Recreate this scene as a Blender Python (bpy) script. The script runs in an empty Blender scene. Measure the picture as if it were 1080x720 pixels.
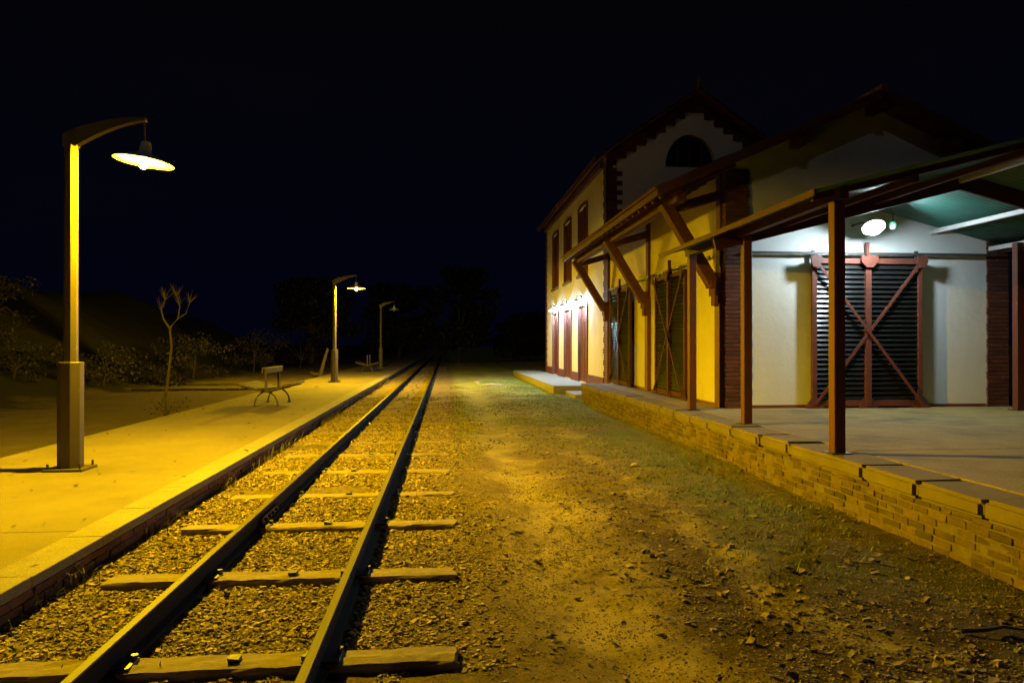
import bpy, math, random
import numpy as np
from mathutils import Vector, Matrix, Euler

random.seed(7)
rng = np.random.default_rng(11)
S = bpy.context.scene
C = S.collection
R = math.radians

# ------------------------------------------------------------------ materials
def nodes(name):
    m = bpy.data.materials.new(name); m.use_nodes = True
    nt = m.node_tree
    return m, nt, nt.nodes['Principled BSDF']

def mix(nt, a, b, fac, blend='MIX'):
    n = nt.nodes.new('ShaderNodeMix'); n.data_type = 'RGBA'; n.blend_type = blend
    for sock, v in ((n.inputs[6], a), (n.inputs[7], b), (n.inputs[0], fac)):
        if hasattr(v, 'is_linked') or isinstance(v, bpy.types.NodeSocket): nt.links.new(v, sock)
        elif isinstance(v, (tuple, list)): sock.default_value = (*v[:3], 1)
        else: sock.default_value = v
    return n.outputs[2]

def noise(nt, co, scale, detail=5, rough=.6, stretch=None):
    if stretch:
        mp = nt.nodes.new('ShaderNodeMapping'); mp.inputs['Scale'].default_value = stretch
        nt.links.new(co, mp.inputs['Vector']); co = mp.outputs[0]
    n = nt.nodes.new('ShaderNodeTexNoise'); n.inputs['Scale'].default_value = scale
    n.inputs['Detail'].default_value = detail; n.inputs['Roughness'].default_value = rough
    nt.links.new(co, n.inputs['Vector'])
    return n.outputs['Fac']

def ramp(nt, fac, lo, hi, a=0., b=1.):
    n = nt.nodes.new('ShaderNodeMapRange'); n.inputs['From Min'].default_value = lo
    n.inputs['From Max'].default_value = hi; n.inputs['To Min'].default_value = a; n.inputs['To Max'].default_value = b
    nt.links.new(fac, n.inputs['Value']); return n.outputs[0]

def math_(nt, op, a, b=None):
    n = nt.nodes.new('ShaderNodeMath'); n.operation = op
    for i, v in enumerate((a, b)):
        if v is None: continue
        if isinstance(v, bpy.types.NodeSocket): nt.links.new(v, n.inputs[i])
        else: n.inputs[i].default_value = v
    return n.outputs[0]

def coords(nt):
    return nt.nodes.new('ShaderNodeTexCoord').outputs['Object']

def geo(nt): return nt.nodes.new('ShaderNodeNewGeometry')

def bump(nt, bsdf, h, strength, dist):
    b = nt.nodes.new('ShaderNodeBump'); b.inputs['Strength'].default_value = strength; b.inputs['Distance'].default_value = dist
    nt.links.new(h, b.inputs['Height']); nt.links.new(b.outputs[0], bsdf.inputs['Normal'])

def mat(name, c1, c2=None, scale=4, rough=.8, bscale=30, bstr=.3, bdist=.01, c3=None, s3=.8, lo3=.52, hi3=.68, stretch=None, metal=0., island=0., spec=.5, speck=0):
    """two-tone noise colour, a third colour in worn patches, grainy bump"""
    m, nt, b = nodes(name)
    co = coords(nt)
    c2 = c2 or tuple(x * .75 for x in c1)
    col = mix(nt, c1, c2, ramp(nt, noise(nt, co, scale, 6, .65, stretch), .3, .7))
    if c3: col = mix(nt, col, c3, ramp(nt, noise(nt, co, s3, 7, .7), lo3, hi3))
    if speck: col = mix(nt, col, mix(nt, (.55, .55, .55), (1.22, 1.2, 1.16), ramp(nt, noise(nt, co, speck, 3, .8), .36, .62)), 1., 'MULTIPLY')
    if island:
        r = geo(nt).outputs['Random Per Island']
        col = mix(nt, col, mix(nt, (0, 0, 0), (1, 1, 1), ramp(nt, r, 0, 1, 1 - island, 1)), 1., 'MULTIPLY')
    nt.links.new(col, b.inputs['Base Color'])
    b.inputs['Roughness'].default_value = rough; b.inputs['Metallic'].default_value = metal
    b.inputs['Specular IOR Level'].default_value = spec
    if bstr: bump(nt, b, noise(nt, co, bscale, 6, .65, stretch), bstr, bdist)
    return m

def emit(name, col, strength):
    m, nt, b = nodes(name)
    b.inputs['Base Color'].default_value = (.8, .8, .8, 1)
    b.inputs['Emission Color'].default_value = (*col, 1)
    b.inputs['Emission Strength'].default_value = strength
    return m

M = {}
M['plaster_side'] = mat('lime_plaster_cream', (.74, .66, .44), (.66, .58, .38), 1.6, .9, 22, .35, .012, c3=(.56, .48, .32), s3=.9, lo3=.55, hi3=.8)
M['plaster_white'] = mat('lime_plaster_white', (.72, .72, .69), (.64, .64, .61), 1.3, .9, 9, .3, .025, c3=(.5, .49, .46), s3=.8, lo3=.56, hi3=.8)
M['plaster_station'] = mat('lime_plaster_station', (.72, .67, .54), (.62, .57, .46), 1.2, .9, 14, .35, .015, c3=(.48, .44, .36), s3=1.1, lo3=.55, hi3=.75, stretch=(1, 1, .35))
M['red_paint'] = mat('red_oxide_paint', (.17, .042, .021), (.11, .03, .016), 3, .62, 40, .2, .004, c3=(.08, .03, .018), s3=3, lo3=.54, hi3=.68)
M['timber_red'] = mat('red_brown_timber', (.125, .036, .014), (.075, .021, .009), 6, .75, 30, .35, .006, stretch=(1, 1, 1))
M['door_brown'] = mat('dark_red_brown_paint', (.085, .020, .008), (.055, .014, .007), 4, .7, 40, .15, .004, spec=.2)
M['louvre'] = mat('dark_louvre_paint', (.014, .014, .014), (.009, .009, .009), 6, .32, 40, .1, .003)
M['brick_red'] = mat('red_brick', (.14, .042, .025), (.09, .028, .017), 8, .88, 40, .5, .01, island=.45)
M['brick_old'] = mat('old_dock_brick', (.24, .16, .075), (.12, .078, .037), 5, .92, 45, .7, .012, c3=(.13, .09, .06), s3=2.2, lo3=.5, hi3=.66, island=.5)
M['brick_platform'] = mat('platform_brick', (.22, .10, .05), (.14, .06, .03), 6, .92, 45, .6, .01, island=.4)
M['mortar'] = mat('sandy_mortar', (.21, .165, .10), (.13, .10, .065), 9, .95, 60, .8, .01)
M['stone_coping'] = mat('worn_coping_stone', (.25, .195, .09), (.18, .14, .065), 2.2, .9, 28, .5, .012, c3=(.16, .13, .09), s3=1.6, lo3=.52, hi3=.7, island=.25)
M['coping_white'] = mat('pale_concrete_coping', (.27, .24, .16), (.215, .19, .125), 3, .9, 60, .3, .004, c3=(.2, .165, .11), s3=1.5, lo3=.55, hi3=.75, speck=110)
M['platform'] = mat('platform_paving', (.215, .18, .085), (.165, .135, .063), 1.1, .92, 120, .6, .006, c3=(.115, .095, .06), s3=.8, lo3=.5, hi3=.78, speck=110)
M['dock_floor'] = mat('dock_concrete', (.36, .28, .10), (.27, .21, .08), 1.0, .88, 60, .3, .005, c3=(.13, .10, .055), s3=.8, lo3=.48, hi3=.72, speck=60)
M['slab'] = mat('pale_concrete', (.30, .28, .22), (.24, .22, .175), 2, .9, 40, .3, .006)
M['steel_lamp'] = mat('lamp_post_paint', (.085, .068, .045), (.065, .052, .034), 4, .55, 50, .1, .003, c3=(.25, .18, .11), s3=6, lo3=.64, hi3=.74)
M['shade_white'] = mat('enamel_white', (.75, .74, .7), (.7, .69, .65), 5, .4, 10, 0)
M['dark_metal'] = mat('dark_iron', (.06, .055, .05), (.04, .037, .034), 8, .5, 40, .15, .003)
M['bench_wood'] = mat('weathered_bench_wood', (.085, .055, .03), (.05, .032, .018), 5, .75, 25, .4, .005, stretch=(8, 1, 8))
M['sheet_green'] = mat('green_roof_sheet', (.035, .13, .10), (.025, .095, .075), 1.2, .45, 20, .1, .004, c3=(.035, .08, .065), s3=1.4, lo3=.5, hi3=.7)
M['purlin'] = mat('galvanised_purlin', (.48, .46, .44), (.38, .36, .34), 6, .5, 30, .1, .003)
M['purlin_dark'] = mat('red_brown_paint_shaded_purlin', (.075, .022, .010), (.045, .015, .008), 4, .6, 30, .15, .003, spec=.25)
M['post_red'] = mat('red_brown_post', (.13, .034, .014), (.085, .022, .010), 4, .6, 40, .2, .004, c3=(.06, .03, .018), s3=2.2, lo3=.55, hi3=.68, stretch=(1, 1, .3))
M['tile'] = mat('roof_tile_clay', (.27, .115, .05), (.18, .075, .04), 7, .9, 40, .4, .008, island=.4)
M['kerb_dark'] = mat('dark_kerb_stone', (.05, .038, .022), (.03, .022, .014), 4, .9, 30, .4, .01)
M['bark'] = mat('bark', (.05, .036, .025), (.028, .02, .014), 12, .95, 40, .7, .01)
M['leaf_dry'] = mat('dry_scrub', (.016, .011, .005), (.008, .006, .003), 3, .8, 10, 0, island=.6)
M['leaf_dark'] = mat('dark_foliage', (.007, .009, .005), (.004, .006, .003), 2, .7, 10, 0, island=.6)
M['grass'] = mat('short_grass', (.20, .36, .05), (.22, .27, .05), 1.5, .8, 10, 0, island=.55)
M['weed'] = mat('dried_weeds', (.22, .17, .07), (.10, .09, .035), 2, .85, 10, 0, island=.55)
M['litter'] = mat('dead_leaves', (.30, .235, .13), (.14, .105, .055), 3, .8, 30, 0, island=.75)
M['pebble'] = mat('dirt_pebbles', (.40, .32, .15), (.24, .185, .09), 8, .92, 30, 0, island=.6)
M['ballast'] = mat('track_ballast', (.58, .475, .23), (.36, .25, .12), 9, .92, 60, .3, .003, island=.85)
M['sleeper'] = mat('weathered_sleeper', (.33, .265, .16), (.21, .165, .10), 6, .9, 18, .8, .012, stretch=(1, 12, 12), c3=(.11, .08, .05), s3=1.6, lo3=.54, hi3=.68)
M['slate_stone'] = mat('pale_rock', (.46, .42, .34), (.36, .32, .25), 4, .9, 20, .5, .01)
M['glass_dark'] = mat('dark_window_glass', (.012, .012, .014), (.01, .01, .012), 2, .12, 10, 0)

# rail steel: rusty sides, worn running surface
def rail_mat():
    m, nt, b = nodes('rail_steel')
    co = coords(nt); g = geo(nt)
    sx = nt.nodes.new('ShaderNodeSeparateXYZ'); nt.links.new(g.outputs['Normal'], sx.inputs[0])
    sp = nt.nodes.new('ShaderNodeSeparateXYZ'); nt.links.new(co, sp.inputs[0])
    top = math_(nt, 'MULTIPLY', math_(nt, 'GREATER_THAN', sx.outputs[2], .8), math_(nt, 'GREATER_THAN', sp.outputs[2], .15))
    rust = mix(nt, (.02, .012, .007), (.011, .007, .005), noise(nt, co, 14, 5, .7))
    worn = mix(nt, (.085, .068, .045), (.045, .032, .02), ramp(nt, noise(nt, co, 3, 5, .7, (30, .5, 1)), .35, .7))
    nt.links.new(mix(nt, rust, worn, top), b.inputs['Base Color'])
    nt.links.new(ramp(nt, top, 0, 1, .85, .62), b.inputs['Roughness'])
    nt.links.new(ramp(nt, top, 0, 1, 0, .05), b.inputs['Metallic'])
    b.inputs['Specular IOR Level'].default_value = .25
    bump(nt, b, noise(nt, co, 60, 4), .25, .003)
    return m
M['rail'] = rail_mat()

# ground: dirt with paler wheel track, mossy strip by the dock, stony bed under the track
def ground_mat():
    m, nt, b = nodes('dirt_ground')
    co = coords(nt)
    sp = nt.nodes.new('ShaderNodeSeparateXYZ'); nt.links.new(co, sp.inputs[0])
    x, y = sp.outputs[0], sp.outputs[1]
    wob = math_(nt, 'ADD', x, ramp(nt, noise(nt, co, .5, 5, .6), .2, .8, -.8, .8))
    def band(c, w):
        return ramp(nt, math_(nt, 'ABSOLUTE', math_(nt, 'SUBTRACT', wob, c)), w * .35, w, 1, 0)
    dirt = mix(nt, (.36, .28, .085), (.19, .14, .045), ramp(nt, noise(nt, co, 3.5, 8, .75), .3, .7))
    pale = mix(nt, (.58, .465, .15), (.45, .355, .12), ramp(nt, noise(nt, co, 6, 8, .7), .3, .7))
    falloff_shade = math_(nt, 'MULTIPLY', ramp(nt, math_(nt, 'ADD', y, ramp(nt, noise(nt, co, .8, 6, .7), .3, .7, -1.6, 1.6)), 5.2, 9.0, 1, 0), ramp(nt, wob, .7, 2.0))  # front right dirt painted darker where the lamplight fades
    dirt = mix(nt, dirt, mix(nt, (.13, .088, .03), (.065, .045, .017), noise(nt, co, 5, 8, .75)), falloff_shade)
    dirt = mix(nt, dirt, mix(nt, (.5, .5, .5), (1.25, 1.2, 1.1), ramp(nt, noise(nt, co, 75, 4, .8), .35, .65)), 1., 'MULTIPLY')
    col = mix(nt, dirt, pale, math_(nt, 'MULTIPLY', band(.95, .55), ramp(nt, noise(nt, co, 1.2, 6, .7), .3, .55)))
    col = mix(nt, col, pale, math_(nt, 'MULTIPLY', band(2.35, .35), ramp(nt, noise(nt, co, 1.1, 6, .7), .42, .6, 0, .8)))
    moss = mix(nt, (.15, .20, .03), (.12, .125, .025), noise(nt, co, 5, 7, .7))
    near = ramp(nt, y, 4.5, 8, .35, 1)
    col = mix(nt, col, moss, math_(nt, 'MULTIPLY', math_(nt, 'MULTIPLY', band(3.15, 1.0), ramp(nt, noise(nt, co, .9, 6, .7), .38, .58)), near))
    far = math_(nt, 'MULTIPLY', ramp(nt, y, 11, 19), ramp(nt, noise(nt, co, .45, 7, .75), .36, .62))
    far = math_(nt, 'MULTIPLY', far, ramp(nt, x, -.2, .6))
    col = mix(nt, col, mix(nt, (.26, .36, .05), (.50, .46, .10), noise(nt, co, 2.2, 7, .75)), far)
    bed = ramp(nt, x, .05, .45, 1, 0)
    bed = math_(nt, 'MULTIPLY', bed, ramp(nt, x, -2.9, -2.7))
    col = mix(nt, col, mix(nt, (.32, .25, .11), (.15, .11, .05), ramp(nt, noise(nt, co, 24, 6, .7), .35, .65)), bed)
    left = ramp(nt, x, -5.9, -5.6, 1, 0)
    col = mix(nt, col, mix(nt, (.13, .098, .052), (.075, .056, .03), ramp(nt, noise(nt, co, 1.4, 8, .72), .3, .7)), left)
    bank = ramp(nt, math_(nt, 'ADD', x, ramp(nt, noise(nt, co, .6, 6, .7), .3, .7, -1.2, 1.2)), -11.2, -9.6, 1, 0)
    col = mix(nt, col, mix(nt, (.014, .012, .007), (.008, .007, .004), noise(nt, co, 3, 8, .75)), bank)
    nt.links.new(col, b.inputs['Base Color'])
    b.inputs['Roughness'].default_value = .96; b.inputs['Specular IOR Level'].default_value = .2
    n1 = noise(nt, co, 30, 10, .82)
    bump(nt, b, n1, 1., .06)
    return m
M['ground'] = ground_mat()

SODIUM = (1.0, .615, .003)
M['sodium'] = emit('sodium_bulb', SODIUM, 44000)
M['bulb_off'] = mat('unlit_lamp_glass', (.4, .4, .38), (.35, .35, .33), 4, .2, 10, 0)
M['led'] = emit('white_lamp_glass', (.72, .90, 1.0), 800)
M['wall_led'] = emit('cool_wall_bulb', (.40, .70, 1.0), 6000)
M['green_glow'] = emit('green_spot_glow', (.0, .8, .32), .9)

# ------------------------------------------------------------------ mesh builder
ORG = {}
class MB:
    def __init__(s): s.v = []; s.f = []
    def add(s, vs, fs):
        k = len(s.v); s.v += [tuple(v) for v in vs]; s.f += [tuple(i + k for i in f) for f in fs]; return s
    def box(s, lo, hi, rot=None, jit=0):
        x0, y0, z0 = lo; x1, y1, z1 = hi
        vs = [Vector(p) for p in ((x0,y0,z0),(x1,y0,z0),(x1,y1,z0),(x0,y1,z0),(x0,y0,z1),(x1,y0,z1),(x1,y1,z1),(x0,y1,z1))]
        if jit: vs = [v + Vector([random.uniform(-jit, jit) for _ in range(3)]) for v in vs]
        if rot is not None:
            c = (Vector(lo) + Vector(hi)) / 2; vs = [c + rot @ (v - c) for v in vs]
        return s.add(vs, [(0,3,2,1),(4,5,6,7),(0,1,5,4),(1,2,6,5),(2,3,7,6),(3,0,4,7)])
    def bar(s, a, b, w, h, up=(0,0,1)):
        """rectangular bar from a to b, w sideways, h along up"""
        a, b, up = Vector(a), Vector(b), Vector(up); d = (b - a).normalized()
        side = d.cross(up).normalized(); u = side.cross(d)
        vs = [p + side * sx * w / 2 + u * sz * h / 2 for p in (a, b) for sx, sz in ((-1,-1),(1,-1),(1,1),(-1,1))]
        return s.add(vs, [(0,1,2,3),(7,6,5,4),(0,4,5,1),(1,5,6,2),(2,6,7,3),(3,7,4,0)])
    def prism(s, poly, axis, a, b):
        """poly of 2-D points in the plane across axis ('x': y,z  'y': x,z  'z': x,y), from a to b"""
        def P(p, t): return {'x': (t, p[0], p[1]), 'y': (p[0], t, p[1]), 'z': (p[0], p[1], t)}[axis]
        n = len(poly); vs = [P(p, a) for p in poly] + [P(p, b) for p in poly]
        fs = [tuple(range(n))[::-1], tuple(range(n, 2*n))] + [(i, (i+1) % n, n + (i+1) % n, n + i) for i in range(n)]
        return s.add(vs, fs)
    def tube(s, pts, rad, n=8, cap=True, rot=0):
        pts = [Vector(p) for p in pts]
        if not hasattr(rad, '__len__'): rad = [rad] * len(pts)
        k = len(s.v); N = len(pts); vs = []
        for i, p in enumerate(pts):
            d = (pts[min(i+1, N-1)] - pts[max(i-1, 0)]).normalized()
            ref = Vector((0,0,1)) if abs(d.z) < .9 else Vector((1,0,0))
            u = d.cross(ref).normalized(); w = u.cross(d)
            for j in range(n):
                t = 2*math.pi*(j + rot)/n; vs.append(p + (u*math.cos(t) + w*math.sin(t)) * rad[i])
        fs = [(i*n+j, i*n+(j+1)%n, (i+1)*n+(j+1)%n, (i+1)*n+j) for i in range(N-1) for j in range(n)]
        if cap: fs += [tuple(range(n))[::-1], tuple(range((N-1)*n, N*n))]
        return s.add(vs, fs)
    def lathe(s, prof, n=24, M4=None):
        """profile of (r, z); rotation about z, then matrix"""
        M4 = M4 or Matrix(); vs = []
        for r, z in prof:
            for j in range(n):
                t = 2*math.pi*j/n; vs.append(M4 @ Vector((r*math.cos(t), r*math.sin(t), z)))
        N = len(prof)
        return s.add(vs, [(i*n+j, i*n+(j+1)%n, (i+1)*n+(j+1)%n, (i+1)*n+j) for i in range(N-1) for j in range(n)])
    def build(s, name, m, parent=None, bevel=0, smooth=False, origin=None, seg=1):
        po = ORG[parent.name] if parent else Vector((0,0,0))
        o_ = Vector(origin) if origin is not None else po
        me = bpy.data.meshes.new(name)
        me.from_pydata([tuple(Vector(v) - o_) for v in s.v], [], s.f)
        import bmesh
        bm = bmesh.new(); bm.from_mesh(me); bmesh.ops.recalc_face_normals(bm, faces=bm.faces)
        if bevel: bmesh.ops.bevel(bm, geom=bm.edges[:], offset=bevel, segments=seg, affect='EDGES', clamp_overlap=True)
        bm.to_mesh(me); bm.free()
        me.materials.append(M[m] if isinstance(m, str) else m)
        if smooth:
            for p in me.polygons: p.use_smooth = True
        o = bpy.data.objects.new(name, me); C.objects.link(o)
        o.parent = parent; o.location = o_ - po
        ORG[o.name] = o_
        return o

def tag(o, label=None, cat=None, group=None, kind=None):
    if label: o['label'] = label
    if cat: o['category'] = cat
    if group: o['group'] = group
    if kind: o['kind'] = kind
    return o

def thing(name, loc, label, cat, group=None):
    o = bpy.data.objects.new(name, None); C.objects.link(o); o.location = loc
    o.empty_display_size = .2
    ORG[o.name] = Vector(loc)
    return tag(o, label, cat, group)

def npmesh(name, verts, faces, m, parent=None, smooth=False):
    """big numpy mesh; faces (n, k) of one size"""
    me = bpy.data.meshes.new(name)
    n, k = faces.shape
    me.vertices.add(len(verts)); me.vertices.foreach_set('co', verts.astype(np.float32).ravel())
    me.loops.add(n*k); me.loops.foreach_set('vertex_index', faces.astype(np.int32).ravel())
    me.polygons.add(n); me.polygons.foreach_set('loop_start', np.arange(0, n*k, k, dtype=np.int32))
    try: me.polygons.foreach_set('loop_total', np.full(n, k, dtype=np.int32))
    except Exception: pass
    me.polygons.foreach_set('use_smooth', np.full(n, smooth))
    me.update(calc_edges=True); me.validate()
    me.materials.append(M[m])
    o = bpy.data.objects.new(name, me); C.objects.link(o); o.parent = parent
    ORG[o.name] = Vector((0,0,0))
    return o

def kids(o): return [c for c in bpy.data.objects if c.parent == o]
def copy_tree(o, loc=None, parent=None):
    c = o.copy(); C.objects.link(c); c.parent = parent
    if loc is not None: c.location = loc; 
    ORG[c.name] = Vector(loc) if loc is not None else ORG[o.name]
    for ch in kids(o): copy_tree(ch, None, c)
    return c

# value noise in numpy
def vnoise(x, y, f, seed):
    r = np.random.default_rng(seed); T = r.random((256, 256))
    xs, ys = x*f + 1000, y*f + 1000
    xi, yi = np.floor(xs).astype(int), np.floor(ys).astype(int); fx, fy = xs-xi, ys-yi
    fx = fx*fx*(3-2*fx); fy = fy*fy*(3-2*fy)
    g = lambda a, b: T[a % 256, b % 256]
    return (g(xi,yi)*(1-fx)+g(xi+1,yi)*fx)*(1-fy) + (g(xi,yi+1)*(1-fx)+g(xi+1,yi+1)*fx)*fy
def fbm(x, y, f, seed, o=4):
    return sum(vnoise(x, y, f*2**i, seed+i) * .5**i for i in range(o)) / sum(.5**i for i in range(o))

# ------------------------------------------------------------------ setting: ground
def gh(x, y):
    """ground height"""
    h = (fbm(x, y, .7, 3) - .5) * .10 + (fbm(x, y, 5, 9) - .5) * .05
    bed = (x < .2) & (x > -2.75)
    t = np.clip((x - .0) / .5, 0, 1)
    h = np.where(x > -2.75, h * t - .02 * (1 - t) + (1-t) * (fbm(x, y, 9, 5) - .5) * .03, h)
    h = h - .06 * np.exp(-((x - .95) / .35)**2) * (x > 0)            # wheel rut
    h = np.where(x < -4.5, .12 + (fbm(x, y, .6, 21) - .5) * .12, h)
    h = np.where(x > 4.3, -.05, h)
    hill = np.clip((-x - 10.5 - 1.5 * (fbm(x*0, y, .12, 31) - .5)) / 9, 0, 1)
    hill = hill * hill * (3 - 2 * hill)
    h = h + hill * (4.0 + 2.2 * (fbm(x, y, .16, 41) - .5) + .8 * (fbm(x, y, .7, 45) - .5)) * np.clip((90 - y) / 40, .35, 1)
    return h
xs = np.concatenate([np.array([-420., -250, -150, -90, -60, -45, -36]), np.arange(-30, -6.2, .35), np.arange(-6.2, -5.4, .1), np.array([-4.6, -4.4, -3]),
                     np.arange(-2.8, 4.4, .05), np.array([5., 7, 10, 14, 20, 30, 45, 70, 120, 250, 420])])
ys = np.concatenate([np.array([-60., -20, -6, -2, 0]), np.arange(1, 16, .05), np.arange(16, 32, .12), np.arange(32, 60, .5), np.array([62., 70, 80, 95, 120, 160, 240, 420])])
gx, gy = np.meshgrid(xs, ys)
gz = gh(gx, gy)
nx, ny = len(xs), len(ys)
idx = np.arange(nx*ny).reshape(ny, nx)
fc = np.stack([idx[:-1,:-1], idx[:-1,1:], idx[1:,1:], idx[1:,:-1]], -1).reshape(-1, 4)
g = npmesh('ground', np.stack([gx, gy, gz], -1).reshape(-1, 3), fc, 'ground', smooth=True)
tag(g, kind='structure')

# passenger platform (pavement, coping, brick face)
PX0, PX1, PZ = -5.82, -2.66, .20
YA, YB = -3.0, 75.0
mb = MB()
ysl = [YA + 4.6 * i for i in range(18)]
for a, b in zip(ysl, ysl[1:]): mb.box((PX0, a + .003, -.1), (-2.93, min(b, YB) - .003, PZ - .002 + random.uniform(0, .003)))
platform = tag(mb.build('platform', 'platform'), kind='structure')
mb = MB(); y = YA
while y < YB:
    L = 1.0; mb.box((-2.93, y + .001, PZ - .07), (PX1 + .02, y + L - .001, PZ + .004 + random.uniform(0, .003)), jit=.002); y += L
tag(mb.build('platform_coping', 'coping_white', bevel=.004), kind='structure')
mb = MB()
mb.box((-2.93, YA, -.1), (PX1 - .035, YB, PZ - .075))
tag(mb.build('platform_wall', 'mortar'), kind='structure')
mb = MB()
for r in range(4):
    z0 = -.08 + r * .064; y = 2 + (r % 2) * .13
    while y < 45:
        L = random.uniform(.24, .27)
        d = random.uniform(-.006, .006)
        mb.box((PX1 - .09, y + .006, z0 + .005), (PX1 - .012 + d, y + L - .006, min(z0 + .059, PZ - .073)), jit=.004); y += L
tag(mb.build('platform_brickwork', 'brick_platform'), kind='structure')

# low kerb on the dirt behind the platform
mb = MB()
for i in range(9):
    x = -10.4 + i * .5
    mb.box((x + .01, 25.6, .05), (x + .49, 25.75, .21), jit=.008)
tag(mb.build('low_kerb', 'kerb_dark', bevel=.01), 'low dark kerb across the dirt left of the platform', 'kerb')

# ------------------------------------------------------------------ track
def rail(xc, label):
    h, z0 = .14, .0
    p = [(-.06, 0), (.06, 0), (.06, .012), (.012, .024), (.010, .105), (.028, .115), (.028, .149), (.023, .155), (-.023, .155), (-.028, .149), (-.028, .115), (-.010, .105), (-.012, .024), (-.06, .012)]
    me = MB().prism([(a + xc, b) for a, b in p], 'y', -3, 110)
    o = me.build('rail', 'rail', origin=(xc, 0, 0))
    return tag(o, label, 'rail', 'rails of the railway track')
r1 = rail(-1.72, 'worn steel rail nearer the platform edge')
r2 = rail(-.66, 'worn steel rail farther from the platform, beside the dirt yard')
for xc, par, yy in ((-1.72, r1, 7.3), (-.66, r2, 15.1)):
    for sx in (-1, 1):
        mb = MB().box((xc + sx*.03 - .011, yy - .3, .03), (xc + sx*.03 + .011, yy + .3, .09))
        for k in (-.21, -.07, .07, .21): mb.tube([(xc + sx*.03, yy+k, .06), (xc + sx*.068, yy+k, .06)], .016, 6)
        mb.build('fishplate', 'dark_metal', par)

sl_y = [2.55] + [4.02 + 1.485 * i for i in range(36)]
def sleeper_mesh(seed):
    r = random.Random(seed)
    nx_ = 26; w, L = .21, 2.44
    vs = []; fs = []
    prof = [(-w/2, -.08), (-w/2, .0), (-w/2 + .012, .014), (-.02, .018), (.03, .012), (w/2 - .014, .013), (w/2, 0), (w/2, -.08)]
    for i in range(nx_ + 1):
        t = i / nx_
        for a, b in prof:
            vs.append((-L/2 + L*t + (r.uniform(-.025, .025) if i in (0, nx_) else 0), a + r.uniform(-.005, .005), b + (r.uniform(-.006, .004) if b > -.05 else 0)))
    n = len(prof)
    for i in range(nx_):
        for j in range(n): fs.append((i*n+j, i*n+(j+1)%n, (i+1)*n+(j+1)%n, (i+1)*n+j))
    fs += [tuple(range(n)), tuple(range(nx_*n, nx_*n+n))]
    m = MB(); m.v = vs; m.f = fs
    return m
protos = []
ordw = ['first', 'second', 'third', 'fourth', 'fifth', 'sixth', 'seventh', 'eighth', 'ninth', 'tenth', 'eleventh', 'twelfth']
for i, yy in enumerate(sl_y):
    loc = (-1.16 + random.uniform(-.03, .03), yy + random.uniform(-.05, .05), .012)
    lab = 'weathered wooden sleeper partly sunk in ballast farther along the track, toward the dark'
    if 0 < i <= 12: lab = f'weathered wooden sleeper across the ballast, {ordw[i-1]} up from the bottom of the photo'
    if i < 4:
        o = thing('wooden_sleeper', loc, lab, 'sleeper', 'wooden sleepers under the track')
        ORG[o.name] = Vector((0, 0, 0)); o.location = (0, 0, 0)
        sleeper_mesh(i).build('beam', 'sleeper', o)
        for rx in (-1.72, -.66):
            mb = MB().box((rx + 1.16 - .10, -.075, .008), (rx + 1.16 + .10, .075, .024))
            mb.build('tie_plate', 'dark_metal', o, bevel=.003)
            for sx, sy in ((-1, -1), (1, 1)):
                MB().tube([(rx + 1.16 + sx*.085, sy*.045, .01), (rx + 1.16 + sx*.085, sy*.045, .05)], [.014, .02], 6).build('spike', 'dark_metal', o)
        MB().box((.02, -.03, .01), (.08, .035, .036), jit=.006).build('clamp', 'dark_metal', o)
        o.location = loc; o.rotation_euler.z = random.uniform(-.012, .012); protos.append(o)
    else:
        o = copy_tree(protos[i % 4], loc); o['label'] = lab
        o.rotation_euler.z = random.uniform(-.018, .018)
        if i % 2: o.rotation_euler.z += math.pi
        o.location.z -= (.012 if i < 2 else .022) + min(.012, max(0, (i - 8) * .002)) + random.uniform(0, .006)

# stones: irregular octahedra / cubes in one mesh
def stones(name, px, py, pz, size, m, flat=.65, big=None):
    n = len(px)
    base = np.array([(-1,-1,-1),(1,-1,-1),(1,1,-1),(-1,1,-1),(-1,-1,1),(1,-1,1),(1,1,1),(-1,1,1)], float) * .72
    fcs = np.array([(0,2,1),(0,3,2),(4,5,6),(4,6,7),(0,1,5),(0,5,4),(1,2,6),(1,6,5),(2,3,7),(2,7,6),(3,0,4),(3,4,7)])
    v = base[None] * (1 + rng.uniform(-.5, .3, (n, 8, 3)))
    v *= size[:, None, None] * np.stack([rng.uniform(.8, 1.35, n), rng.uniform(.7, 1.1, n), rng.uniform(flat*.7, flat*1.3, n)], -1)[:, None, :]
    a = rng.uniform(0, 2*np.pi, n); ca, sa = np.cos(a)[:, None], np.sin(a)[:, None]
    tx = rng.uniform(-.8, .8, n)[:, None]
    x, y, z = v[..., 0], v[..., 1], v[..., 2]
    z2 = z + tx * x * .6
    v = np.stack([x*ca - y*sa, x*sa + y*ca, z2], -1) + np.stack([px, py, pz], -1)[:, None, :]
    f = (fcs[None] + (np.arange(n) * 8)[:, None, None]).reshape(-1, 3)
    return npmesh(name, v.reshape(-1, 3), f, m)

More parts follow.
